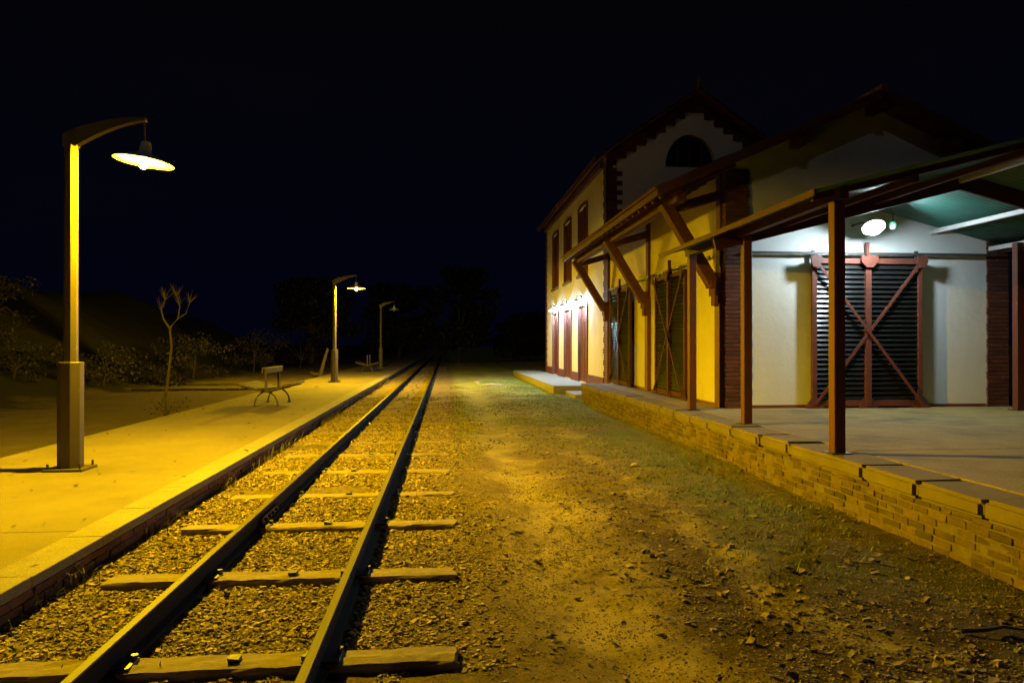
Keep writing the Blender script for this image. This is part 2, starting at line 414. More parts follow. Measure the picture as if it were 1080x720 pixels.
def samp(n, x0, x1, y0, y1, p=1.):
    """more points near y0"""
    u = rng.random(n); yy = y0 + (y1 - y0) * u**p
    return rng.uniform(x0, x1, n), yy
bx, by = samp(290000, -2.64, 1.1, 2.2, 24, 2.1)
keep = (rng.random(len(bx)) < np.clip(1.0 - np.clip(bx + .25 + 1.2*(fbm(bx, by, .9, 71) - .5), 0, 9) * .95, 0, 1)**1.6) & (fbm(bx, by, .8, 77) > .30)
for rx in (-1.72, -.66): keep &= np.abs(bx - rx) > .09
near_sl = np.zeros(len(bx), bool)
for yy in sl_y: near_sl |= (np.abs(by - yy) < .13) & (bx > -2.40) & (bx < .08)
keep &= ~near_sl | (rng.random(len(bx)) < np.where(by > 6.5, .30*np.clip(2.2*(fbm(bx, by, 1.6, 73) - .25), 0, 1) + .05, .03))
bx, by = bx[keep], by[keep]
sz = rng.gamma(3.4, .0024, len(bx)).clip(.004, .026) * (1 + np.clip(by - 6, 0, 20) * .04)
st = stones('ballast', bx, by, gh(bx, by) + sz*.12, sz, 'ballast')
tag(st, 'loose grey brown ballast stones between and around the rails', 'ballast', kind='stuff')

# dirt yard litter: pebbles, dead leaves
px, py = samp(42000, .1, 4.0, 2.6, 22, 1.8)
k = (fbm(px, py, 1.1, 55) + .25*np.exp(-((px-1.9)/.8)**2) - .25*np.exp(-((px-.95)/.3)**2) > rng.uniform(.38, .86, len(px)))
px, py = px[k], py[k]
sz = rng.gamma(1.6, .0044, len(px)).clip(.003, .034)
fx_, fy_ = samp(90000, .0, 4.0, 2.6, 13, 1.5)
kk = fbm(fx_, fy_, 1.7, 57) > rng.uniform(.3, .72, len(fx_)); fx_, fy_ = fx_[kk], fy_[kk]
px, py = np.concatenate([px, fx_]), np.concatenate([py, fy_]); sz = np.concatenate([sz, rng.uniform(.003, .0075, len(fx_))])
tag(stones('gravel', px, py, gh(px, py) + sz*.2, sz, 'pebble', .6), 'scattered pebbles on the dirt yard', 'gravel', kind='stuff')

lx, ly = samp(9000, .0, 4.0, 2.6, 20, 1.6)
k = (fbm(lx, ly, .9, 65) + .2*np.exp(-((lx-2.1)/1.0)**2) > rng.uniform(.42, .9, len(lx)))
lx, ly = lx[k], ly[k]
qx, qy = samp(260, -5.8, -2.7, 3, 30, 1.2); lx, ly = np.concatenate([lx, qx]), np.concatenate([ly, qy]); n = len(lx)
tpl = np.array([(-1,0,.12),(-.3,-.42,.0),(.45,-.36,.03),(1,0,.16),(.45,.36,.1),(-.3,.42,.06),(0,0,-.05)], float)
s_ = rng.gamma(4, .0055, n).clip(.008, .05)
v = tpl[None] * (1 + rng.uniform(-.25, .25, (n, 7, 3)))
v = v * s_[:, None, None]
v[..., 2] += rng.uniform(-.55, .55, n)[:, None]*v[..., 1] + rng.uniform(-.3, .3, n)[:, None]*v[..., 0]
a = rng.uniform(0, 6.28, n); ca, sa = np.cos(a)[:, None], np.sin(a)[:, None]
v = np.stack([v[...,0]*ca - v[...,1]*sa, v[...,0]*sa + v[...,1]*ca, v[...,2]], -1)
v += np.stack([lx, ly, np.where(lx < -2.6, PZ + .002, gh(lx, ly)) + .006 + s_*.14], -1)[:, None]
f = (np.array([(0,1,6),(1,2,6),(2,3,6),(3,4,6),(4,5,6),(5,0,6)])[None] + (np.arange(n)*7)[:, None, None]).reshape(-1, 3)
tag(npmesh('fallen_leaves', v.reshape(-1, 3), f, 'litter'), 'dead leaves scattered over the dirt yard', 'leaves', kind='stuff')

# blades of grass
def blades(name, x, y, z, h, m, lean=.5, w=.004, droop=.6):
    n = len(x); a = rng.uniform(0, 6.28, n); l = rng.uniform(.1, lean, n) * h
    dx, dy = np.cos(a)*l, np.sin(a)*l
    px_, py_ = -np.sin(a)*w*rng.uniform(.6, 1.5, n), np.cos(a)*w*rng.uniform(.6, 1.5, n)
    b = np.stack([x, y, z], -1)
    v = np.stack([b + np.stack([px_, py_, 0*x], -1), b - np.stack([px_, py_, 0*x], -1),
                  b + np.stack([dx*.5 - px_*.7, dy*.5 - py_*.7, h*.65], -1), b + np.stack([dx*.5 + px_*.7, dy*.5 + py_*.7, h*.65], -1),
                  b + np.stack([dx*1.3, dy*1.3, h*(1 - droop*.3*rng.random(n))], -1)], 1)
    i = np.arange(n)*5
    f = np.concatenate([np.stack([i, i+1, i+2], -1), np.stack([i, i+2, i+3], -1), np.stack([i+3, i+2, i+4], -1)])
    return npmesh(name, v.reshape(-1, 3), f, m)
x, y = samp(60000, .15, 4.0, 5, 34, 1.0)
dens = fbm(x, y, .55, 88) + .18*np.clip((y-13)/10, -1, 1) + .22*np.exp(-((x-3.3)/.7)**2) - .22*np.exp(-((x-.95)/.35)**2)
k = dens > rng.uniform(.50, .85, len(x)); x, y = x[k], y[k]
tag(blades('grass', x, y, gh(x, y) - .005, rng.uniform(.015, .06, len(x)), 'grass', 1.2), 'short sparse grass over the yard near the dock', 'grass', kind='stuff')
x = np.concatenate([rng.normal(-2.60, .05, 2600), rng.uniform(-2.6, .1, 2600)]); y = np.concatenate([2.5 + 32*rng.random(2600)**.8, 3 + 27*rng.random(2600)])
cl = fbm(x*0, y, 1.3, 99) > .5; cl2 = fbm(x, y, 1.2, 97) > .6
k = np.where(np.arange(len(x)) < 2600, cl, cl2); x, y = x[k], y[k]
for rx in (-1.72, -.66):
    kk = np.abs(x - rx) > .06; x, y = x[kk], y[kk]
hgt = np.where(x < -2.45, rng.uniform(.05, .20, len(x)), rng.uniform(.02, .08, len(x)))
tag(blades('dry_weeds', x, y, gh(x, y), hgt, 'weed', 1.1, .0035), 'dry weeds along the foot of the platform wall and in the ballast', 'weeds', kind='stuff')

# single rocks, sticks
def rock(loc, s, label, m='slate_stone', flat=.5):
    r = random.Random(int(loc[1]*100)); mb = MB()
    bmv = []
    for i in range(5):
        for j in range(8):
            th, ph = math.pi*(i+.5)/5, 2*math.pi*(j + (i % 2)*.5)/8
            q = r.uniform(.8, 1.15)
            bmv.append((loc[0] + s*q*math.sin(th)*math.cos(ph), loc[1] + .8*s*q*math.sin(th)*math.sin(ph), loc[2] + flat*s*q*math.cos(th)))
    fs = [(i*8+j, i*8+(j+1)%8, (i+1)*8+(j+1)%8, (i+1)*8+j) for i in range(4) for j in range(8)] + [tuple(range(8)), tuple(range(32, 40))]
    mb.v = bmv; mb.f = fs
    return tag(mb.build('rock', m, origin=loc), label, 'rock')
rock((2.6, 10.0, .03), .07, 'small pale rock on the dirt yard near the dock wall')
rock((2.0, 30.5, .03), .42, 'flat pale rock slab lying far down the yard', flat=.12)
rock((3.0, 7.6, .0), .05, 'little stone lying on the dark dirt below the dock wall', 'stone_coping')
rock((1.35, 31.5, .03), .12, 'small white rock far down the yard beside the track', flat=.6)
def stick(pts, r, label):
    return tag(MB().tube(pts, [r*(1-.6*i/(len(pts)-1)) for i in range(len(pts))], 6).build('stick', 'bark', origin=pts[0]), label, 'stick')
stick([(1.98, 7.05, .03), (2.05, 6.95, .045), (2.06, 6.8, .03)], .012, 'short dark stick on the wheel track by the leaf litter')
stick([(2.98, 4.05, .03), (3.1, 4.0, .05), (3.25, 4.06, .04), (3.4, 4.04, .02)], .015, 'thick dark branch piece on the dirt, bottom right below the dock')
stick([(3.1, 5.45, .02), (3.25, 5.3, .035), (3.4, 5.22, .02)], .006, 'thin pale twig on the dirt near the dock wall')

# ------------------------------------------------------------------ platform lamps
LX, LH = -4.45, PZ
def lamp(loc, lit, label, tilt):
    x, y, z = loc
    t = thing('platform_lamp', loc, label, 'street lamp', 'lamp posts along the platform')
    bp = MB().box((x-.22, y-.2, z), (x+.22, y+.2, z+.03)).build('base_plate', 'steel_lamp', t, bevel=.004)
    for sx in (-1, 1):
        for sy in (-1, 1):
            MB().tube([(x+sx*.18, y+sy*.16, z+.02), (x+sx*.18, y+sy*.16, z+.09)], .013, 6).build('bolt', 'dark_metal', bp)
    MB().tube([(x, y, z+.03), (x, y, z+1.28)], .142, 8, rot=.5).build('sleeve', 'steel_lamp', t, bevel=.006)
    MB().tube([(x, y, z+1.28), (x, y, z+3.86)], [.08, .072], 8, rot=.5).build('pole', 'steel_lamp', t)
    # tapering curved arm, thin from the side
    up, dn = [], []
    for i in range(15):
        s = i/14; px_ = x - .06 + s*.92
        top = z + 4.0 + .21*math.sin(s*math.pi*.5)**.8
        th = .21*(1-s)**1.2 + .035
        up.append((px_, top)); dn.append((px_, top - th))
    arm = MB()
    for i in range(14): arm.prism([dn[i], dn[i+1], up[i+1], up[i]], 'y', y-.045, y+.045)
    arm.box((x-.075, y-.055, z+3.84), (x+.075, y+.055, z+3.98))
    arm.build('arm', 'steel_lamp', t)
    ex = x + .84; zs = z + 3.74
    MB().tube([(ex, y, z+4.2), (ex, y, zs+.02)], .012, 8).build('hanger', 'steel_lamp', t)
    prof = [(.012, .19), (.05, .18), (.062, .15), (.066, .06), (.09, .05), (.12, .03), (.20, .0), (.335, -.055), (.345, -.062), (.335, -.064), (.20, -.012), (.11, .012), (.02, .02)]
    sh = MB().lathe(prof, 36, Matrix.Translation((ex, y, zs))).build('lamp_shade', 'shade_white', t, smooth=True, origin=(ex, y, zs))
    bl = MB()
    pr = [(.0005, -.142), (.018, -.137), (.034, -.12), (.036, -.02), (.02, .01)]
    bl.lathe(pr, 14, Matrix.Translation((ex, y, zs)))
    bl.build('bulb', 'sodium' if lit else 'bulb_off', sh, smooth=True, origin=(ex, y, zs))
    sh.rotation_euler = (0, R(tilt), 0)
    return t
lamp((LX, 9.25, PZ), True, 'lit yellow lamp nearest the camera, tall post standing on the platform', 7)
lamp((-4.34, 29.5, PZ), True, 'lit yellow lamp beside the leaning dead sapling, smaller and farther along the platform', 0)
lamp((-4.1, 47.5, PZ), False, 'unlit lamp post at the dark far end of the platform', 0)

# ------------------------------------------------------------------ benches
def bench(loc, label, slat=True):
    X, Y, Z = loc
    t = thing('double_bench', loc, label, 'bench', 'double benches on the platform')
    L = 1.35
    for dy in (0, L):
        a = MB(); n = 12
        for side in (-1,):
            pts = [(X + .27*math.cos(math.pi*(1 - i/n)), Y+dy, Z + .02 + .33*math.sin(math.pi*i/n)) for i in range(n+1)]
            a.tube(pts, .02, 8)
        a.box((X-.31, Y+dy-.04, Z), (X-.23, Y+dy+.04, Z+.025)); a.box((X+.23, Y+dy-.04, Z), (X+.31, Y+dy+.04, Z+.025))
        a.build('leg_arch', 'dark_metal', t)
        s = MB()
        s.bar((X, Y+dy, Z+.33), (X-.58, Y+dy, Z+.47), .04, .03); s.bar((X, Y+dy, Z+.33), (X+.58, Y+dy, Z+.47), .04, .03)
        s.build('seat_bracket', 'dark_metal', t)
        MB().box((X-.025, Y+dy-.045, Z+.34), (X+.025, Y+dy+.045, Z+.92)).build('back_post', 'bench_wood', t, bevel=.004)
    for sx in (-1, 1):
        st_ = MB()
        for k in range(5):
            u = .11 + k*.115
            c = Vector((X + sx*u, Y + L/2, Z + .365 + .13*u/.47))
            rot = Euler((0, -sx*math.atan2(.13, .47), 0)).to_matrix()
            st_.box((c.x-.05, Y-.18, c.z-.03), (c.x+.05, Y+L+.18, c.z+.018), rot)
        st_.build('seat', 'bench_wood', t, bevel=.004)
    if slat:
        b = MB()
        for sx in (-1, 1): b.box((X+sx*.042-.016, Y-.2, Z+.79), (X+sx*.042+.016, Y+L+.2, Z+.93))
        b.build('backrest', 'bench_wood', t, bevel=.005)
    return t
bench((-4.30, 18.25, PZ), 'wooden double bench with backrest plank between the two lit lamps')
bench((-4.19, 40.3, PZ), 'distant double bench with bare posts and no backrest plank', False)

# ------------------------------------------------------------------ saplings
def sapling(loc, label):
    x, y, z = loc
    t = thing('bare_sapling', loc, label, 'sapling')
    MB().tube([(x, y, z-.05), (x-.01, y, z+.35), (x+.06, y+.02, z+1.0), (x+.12, y, z+1.5), (x+.08, y, z+1.92)], [.042, .032, .027, .024, .022], 7).build('trunk', 'bark', t)
    b = MB()
    b.tube([(x+.08, y, z+1.9), (x-.05, y, z+2.1), (x-.10, y, z+2.3), (x-.02, y, z+2.52), (x-.04, y, z+2.7)], [.023, .017, .012, .008, .004], 6)
    b.tube([(x+.08, y, z+1.9), (x+.24, y+.04, z+2.12), (x+.28, y+.05, z+2.4), (x+.22, y, z+2.66)], [.022, .015, .010, .004], 6)
    b.tube([(x+.24, y+.04, z+2.12), (x+.42, y, z+2.22), (x+.5, y, z+2.45), (x+.48, y, z+2.6)], [.014, .010, .007, .003], 6)
    rr = random.Random(5)
    for k in range(70):
        s = rr.choice([(x-.10, z+2.3), (x+.28, z+2.4), (x+.5, z+2.45), (x-.02, z+2.52), (x+.22, z+2.6)])
        b.tube([(s[0], y, s[1]), (s[0]+rr.uniform(-.15, .15), y+rr.uniform(-.2, .2), s[1]+rr.uniform(.1, .3))], [.0045, .0015], 4)
    b.build('branches', 'bark', t)
    tw = MB()
    for k in range(18):
        a = rr.uniform(0, 6.28); q = rr.uniform(.2, .5); zz = rr.uniform(.05, .3)
        tw.tube([(x, y, z+zz*.4), (x+q*.5*math.cos(a), y+q*.5*math.sin(a), z+zz), (x+q*math.cos(a), y+q*math.sin(a), z+zz+rr.uniform(.0, .25))], [.006, .004, .002], 4)
    tw.build('basal_shoots', 'bark', t)
    n = 90
    lf = MB()
    for k in range(n):
        if k < 30: p = Vector((x+.12+rr.gauss(.1, .1), y+rr.gauss(0, .1), z+1.0+rr.gauss(0, .12)))
        else: p = Vector((x+rr.gauss(0, .26), y+rr.gauss(0, .25), z+abs(rr.gauss(.2, .15))))
        e = Euler((rr.uniform(0, 6), rr.uniform(0, 6), rr.uniform(0, 6))).to_matrix(); s = rr.uniform(.015, .04)
        lf.add([p + e @ Vector(q)*s for q in ((-1,0,0),(0,-.5,.1),(1,0,0),(0,.5,.1))], [(0,1,2,3)])
    lf.build('leaves', 'leaf_dry', t)
sapling((-6.12, 16.86, .14), 'thin bare forked sapling behind the platform edge, left of the bench')
t = thing('dead_sapling', (-5.9, 35.3, .15), 'short leaning dead sapling beside the second lit lamp', 'sapling')
MB().tube([(-5.9, 35.3, .1), (-5.78, 35.3, .5), (-5.66, 35.3, .95), (-5.5, 35.3, 1.5)], [.10, .085, .07, .05], 8).build('trunk', 'bark', t)
MB().tube([(-5.85, 35.3, .3), (-6.1, 35.2, .28), (-6.28, 35.2, .4)], [.06, .07, .04], 7).build('stub', 'bark', t)

# ------------------------------------------------------------------ shrubs and trees
def leafcloud(centers, n, leaf, seed, cr):
    r = np.random.default_rng(seed)
    centers = np.array(centers, float); ci = r.integers(0, len(centers), n)
    d = r.normal(size=(n, 3)); d /= np.linalg.norm(d, axis=1)[:, None]
    p = centers[ci] + d * (r.random(n)**.45 * cr)[:, None] * np.array([1, 1, .75])
    u = r.normal(size=(n, 3)); u /= np.linalg.norm(u, axis=1)[:, None]
    w = np.cross(u, r.normal(size=(n, 3))); w /= np.linalg.norm(w, axis=1)[:, None]
    s = leaf * r.uniform(.5, 1.4, n)[:, None]
    v = np.stack([p - u*s, p - w*s*.5, p + u*s, p + w*s*.5], 1)
    return v.reshape(-1, 3), np.arange(n*4).reshape(-1, 4)
def plant(name, loc, h, w, seed, label, cat, group, m, nclump, n, leaf, trunk=.15, low=.1):
    r = random.Random(seed); x, y, z = loc
    t = thing(name, loc, label, cat, group)
    cs = []
    for k in range(nclump):
        a = r.uniform(0, 6.28); q = math.sqrt(r.random()); zz = r.uniform(low, .92)
        fall = math.sqrt(max(.05, 1 - ((zz - .45)/.55)**2))
        cs.append((q*fall*w*math.cos(a), q*fall*w*math.sin(a), zz*h))
    v, f = leafcloud(cs, n, leaf, seed, w*.34)
    npmesh('crown' if trunk > .1 else 'foliage', v, f, m, t)
    tr = MB(); top = h*.55
    tr.tube([(x, y, z-.1), (x+.05*w, y, z+top*.5), (x, y, z+top)], [trunk, trunk*.75, trunk*.4], 8)
    for c in cs[:10]: tr.tube([(x+.03*w, y, z+top*.4), (x+c[0]*.5, y+c[1]*.5, z+max(top*.6, c[2]*.8)), (x+c[0], y+c[1], z+c[2])], [trunk*.45, trunk*.3, trunk*.08], 5)
    tr.build('trunk' if trunk > .1 else 'stem', 'bark', t)
    return t
where = ['at the far left end of the bank', 'left of the bare sapling, low on the bank', 'right behind the bare sapling', 'between the bare sapling and the bench', 'up the bank above the bare sapling', 'behind the bench on the bank', 'small and high on the bank at left', 'far back behind the leaning dead sapling', 'broad and dark behind the second lit lamp']
spots = [(-14.2, 20, 1.3, 1.1), (-12.4, 22.5, 1.4, 1.2), (-11.4, 25.8, 1.6, 1.4), (-10.8, 29, 1.5, 1.4), (-15, 26, 1.8, 1.5), (-11.2, 34, 1.9, 1.6), (-17.5, 23, 1.3, 1.2), (-10.6, 42, 2.4, 1.8), (-9.6, 50, 3.0, 2.2)]
for i, (x, y, h, w) in enumerate(spots):
    z = float(gh(np.array([x]), np.array([y]))[0])
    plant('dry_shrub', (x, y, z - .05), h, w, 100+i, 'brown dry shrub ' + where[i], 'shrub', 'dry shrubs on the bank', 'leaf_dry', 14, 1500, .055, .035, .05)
trees = [(1.2, 68, 9.0, 3.3, 'tall dark rounded tree at the end of the track'), (-4.6, 74, 8.2, 3.2, 'dark tree left of the tall one at the end of the track'),
         (8.5, 78, 5.0, 3.2, 'low dark tree right of the track end, nearest the tall one'), (14, 86, 5.4, 3.6, 'low dark tree far behind the station corner'),
         (-11, 62, 7.0, 3.4, 'dark tree behind the unlit lamp post')]
for i, (x, y, h, w, lab) in enumerate(trees):
    z = float(gh(np.array([x]), np.array([y]))[0])
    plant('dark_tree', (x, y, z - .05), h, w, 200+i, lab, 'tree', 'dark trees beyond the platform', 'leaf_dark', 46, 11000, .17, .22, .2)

# ------------------------------------------------------------------ loading dock
DX, DZ = 4.0, .54
dock = thing('loading_dock', (DX, 12, 0), 'raised goods dock with brick face, coping stones and concrete floor', 'loading dock')
MB().box((DX-.004, -2.5, -.2), (16.0, 21.55, DZ-.16)).build('core_wall', 'mortar', dock)
fl = MB()
ylist = [-2.5, .9, 4.3, 7.7, 11.1, 21.52]
xl = [DX+.45, 8.4, 12.2, 16]
for a, b in zip(ylist, ylist[1:]):
    for c, d in zip(xl, xl[1:]): fl.box((c+.005, a+.005, DZ-.158), (d-.005, b-.005, DZ-.004 + random.uniform(-.003, .003)))
fl.build('floor', 'dock_floor', dock, bevel=.004)
y = -2.5; i = 0
while y < 21.4:
    L = random.uniform(.68, .86) if y < 9 else random.uniform(.8, 1.0)
    L = min(L, 21.56 - y)
    cp = MB(); gap = random.uniform(.003, .009) if y < 9 else .004
    nx_, ny_ = 4, 6; jx = random.uniform(-.02, .02) if y < 9 else random.uniform(-.008, .008); dz = random.uniform(-.008, .006)
    cp.box((DX - .035 + jx, y + gap, DZ - .155), (DX + .44, y + L - gap, DZ + dz), jit=.008)
    o = cp.build('coping_stone', 'stone_coping', dock, bevel=.032, seg=3)
    y += L
br = MB(); z0 = -.16; course = .07
r_ = 0
while z0 < DZ - .17:
    h = min(course, DZ - .16 - z0); y = 2.4 + (r_ % 2) * .12
    while y < 21.5:
        L = random.choice((.21, .22, .23, .23, .12)) * random.uniform(.94, 1.06)
        L = min(L, 21.55 - y); d = random.gauss(0, .004)
        if random.random() < .05: d += .022                       # eroded brick
        br.box((DX - .011 + d, y + .007, z0 + .007 + random.uniform(-.003, .003)), (DX + .1, y + L - .007, z0 + h - .007 + random.uniform(-.003, .003)), jit=.006)
        y += L
    z0 += course; r_ += 1
br.build('brick_face', 'brick_old', dock, bevel=.004)

# ------------------------------------------------------------------ goods shed
WX, GY, SY1, RX = 5.06, 12.95, 22.90, 7.76      # facade x, gable y, far end, ridge x
GX1 = 2*RX - WX
EX, EZ, SLOPE = 3.65, 4.30, .44
RZ = EZ + (RX - EX)*SLOPE
def roofz(x): return RZ - abs(x - RX)*SLOPE
shed = thing('goods_shed', (RX, 18, DZ), 'old goods shed with cream plaster walls, louvred sliding doors and bracketed eaves', 'goods shed')
MB().box((WX, GY+.35, DZ-.15), (WX+.35, SY1, roofz(WX)-.02)).build('side_wall', 'plaster_side', shed)
MB().prism([(WX+.003, DZ-.15), (GX1, DZ-.15), (GX1, roofz(GX1)-.02), (RX, RZ-.02), (WX+.003, roofz(WX)-.02)], 'y', GY, GY+.35).build('gable_wall', 'plaster_white', shed)
MB().box((GX1-.35, GY+.35, DZ-.15), (GX1, SY1, roofz(GX1)-.02)).build('back_wall', 'plaster_white', shed)
# roof
OY0 = GY - .48
def slope_prism(side, y0, y1, th=.09, lift=.0, x_end=None, x_start=None, rx=RX, rz=RZ, sl=SLOPE, ex=None):
    xe = ex if ex is not None else EX
    if side > 0: xe = 2*rx - xe
    z_e = rz - abs(xe - rx)*sl
    m_ = MB(); m_.prism([(rx, rz+lift), (xe, z_e+lift), (xe, z_e+th+lift), (rx, rz+th+lift)], 'y', y0, y1); return m_
def tiles(side, y0, y1, ex, rx, rz, sl, pitch=.21, amp=.035, th=.10):
    """barrel tile sheet: a corrugated surface running down the slope"""
    ny_ = int((y1-y0)/pitch*6); xe = ex if side < 0 else 2*rx - ex
    nrow = 14
    ys_ = np.linspace(y0, y1, ny_+1); v = []
    for k in range(nrow+1):
        s = k/nrow; x_ = xe + (rx-xe)*s; zb = rz - abs(x_-rx)*sl + th
        for yy in ys_: v.append((x_, yy, zb + amp*abs(math.sin(math.pi*(yy-y0)/pitch)) + .015*((k % 2) == 0)))
    base = len(v)
    for yy in ys_: v.append((xe, yy, rz - abs(xe-rx)*sl + th - .012))
    ix = np.arange((nrow+1)*(ny_+1)).reshape(nrow+1, ny_+1)
    f = np.stack([ix[:-1,:-1], ix[:-1,1:], ix[1:,1:], ix[1:,:-1]], -1).reshape(-1, 4).tolist()
    f += [[base+j, base+j+1, j+1, j] for j in range(ny_)]
    return np.array(v), np.array(f)
rf = slope_prism(-1, OY0, SY1+.02)
rf.add(*(lambda q: (q.v, q.f))(slope_prism(1, OY0, SY1+.02)))
roof = rf.build('roof', 'timber_red', shed)
for sd in (-1, 1):
    v, f = tiles(sd, OY0-.03, SY1, EX-.06, RX, RZ, SLOPE)
    m_ = MB(); m_.v = [tuple(p) for p in v]; m_.f = [tuple(q) for q in f]
    m_.build('tile_slope', 'tile', roof)
MB().tube([(RX, OY0-.05, RZ+.13), (RX, SY1, RZ+.13)], .09, 10).build('ridge_cap', 'tile', roof)
for k in range(22):                                             # rafters showing under the eave
    yy = OY0 + .12 + k*.47
    MB().bar((EX+.05, yy, roofz(EX+.05)-.055), (WX, yy, roofz(WX)-.055), .08, .10).build('rafter', 'timber_red', shed)
MB().bar((EX+.0, OY0, roofz(EX)-.0+.02), (EX+.0, SY1, roofz(EX)+.02), .03, .13).build('fascia_board', 'timber_red', shed)
for sd in (-1, 1):
    xe = EX if sd < 0 else 2*RX-EX
    MB().bar((xe, OY0-.015, roofz(xe)+.03), (RX, OY0-.015, RZ+.03), .03, .16).build('verge_board', 'timber_red', shed)
for px_ in (WX+1.25, RX, GX1-1.25):
    MB().box((px_-.08, OY0+.02, roofz(px_)-.23), (px_+.08, GY+.02, roofz(px_)-.03)).build('purlin_end', 'timber_red', shed)
# eave plate carried on three brackets
PLX = 4.1
MB().box((PLX-.09, OY0+.1, roofz(PLX)-.31), (PLX+.09, SY1, roofz(PLX)-.115)).build('eave_plate', 'timber_red', shed, bevel=.012)
for yy in (GY+.26, 18.05, SY1-.28):
    b = MB()
    b.bar((WX-.16, yy, 2.78), (PLX-.12, yy, roofz(PLX)-.22), .20, .24, up=(0, 1, 0))
    b.bar((WX, yy, roofz(WX)-.48), (PLX-.05, yy, roofz(PLX)-.36), .14, .17)
    b.box((WX-.17, yy-.1, 2.4), (WX-.035, yy+.1, 3.0))
    b.build('eave_bracket', 'timber_red', shed, bevel=.008)
    c = MB()
    for j, (dx, z0_, z1_) in enumerate(((.25, 2.72, 2.86), (.19, 2.58, 2.718), (.13, 2.44, 2.578))): c.box((WX-dx, yy-.15, z0_), (WX+.02, yy+.15, z1_))
    c.build('corbel', 'brick_red', shed, bevel=.006)
    MB().box((WX-.09, yy-.13, DZ-.1), (WX+.03, yy+.13, 2.44)).build('pilaster', 'red_paint', shed, bevel=.006)
    MB().box((WX-.07, yy-.10, 2.86), (WX+.03, yy+.10, roofz(WX)-.14)).build('wall_post', 'timber_red', shed, bevel=.006)
# quoins: bricks laid at the gable corners, toothed against the plaster
def quoin(x0, sgn, yf, z0, z1, name, par, wmin=.38, wmax=.46, bw=.235):
    q = MB(); z = z0; r_ = 0
    while z < z1 - .02:
        h = min(.075, z1 - z); w = wmin if (r_//2) % 2 else wmax; x = 0
        off = (r_ % 2)*.5
        edges = [0] + [e for e in ((off+.5)*bw, (off+1.5)*bw) if e < w-.04] + [w]
        for a, b in zip(edges, edges[1:]):
            xa, xb = x0 + sgn*(a+.003), x0 + sgn*(b-.003)
            q.box((min(xa, xb), yf-.03+random.uniform(-.004, .004), z+.004), (max(xa, xb), yf+.2, z+h-.004))
        z += h; r_ += 1
    return q.build(name, 'brick_red', par)
quoin(WX-.012, 1, GY, DZ-.1, roofz(WX)-.05, 'corner_quoin', shed, .41, .43)
quoin(GX1+.012, -1, GY, DZ-.1, roofz(GX1)-.05, 'corner_quoin', shed, .42, .43)
q = MB(); z = DZ-.1; r_ = 0
while z < roofz(WX)-.1:                                          # returns of the corner on the long side
    w = .36 if (r_//2) % 2 else .42
    q.box((WX-.033+random.uniform(-.004, .004), GY-.028, z+.004), (WX+.2, GY+w, z+.071)); z += .075; r_ += 1
q.build('corner_quoin', 'brick_red', shed)
MB().box((WX-.02, SY1-.12, DZ-.1), (WX+.1, SY1+.02, roofz(WX)-.1)).build('corner_quoin', 'brick_red', shed)
MB().box((WX+.45, GY-.02, DZ-.02), (GX1-.45, GY+.05, DZ+.05)).build('plinth', 'red_paint', shed)
MB().box((WX-.02, GY+.42, DZ-.02), (WX+.05, SY1-.12, DZ+.05)).build('plinth', 'red_paint', shed)

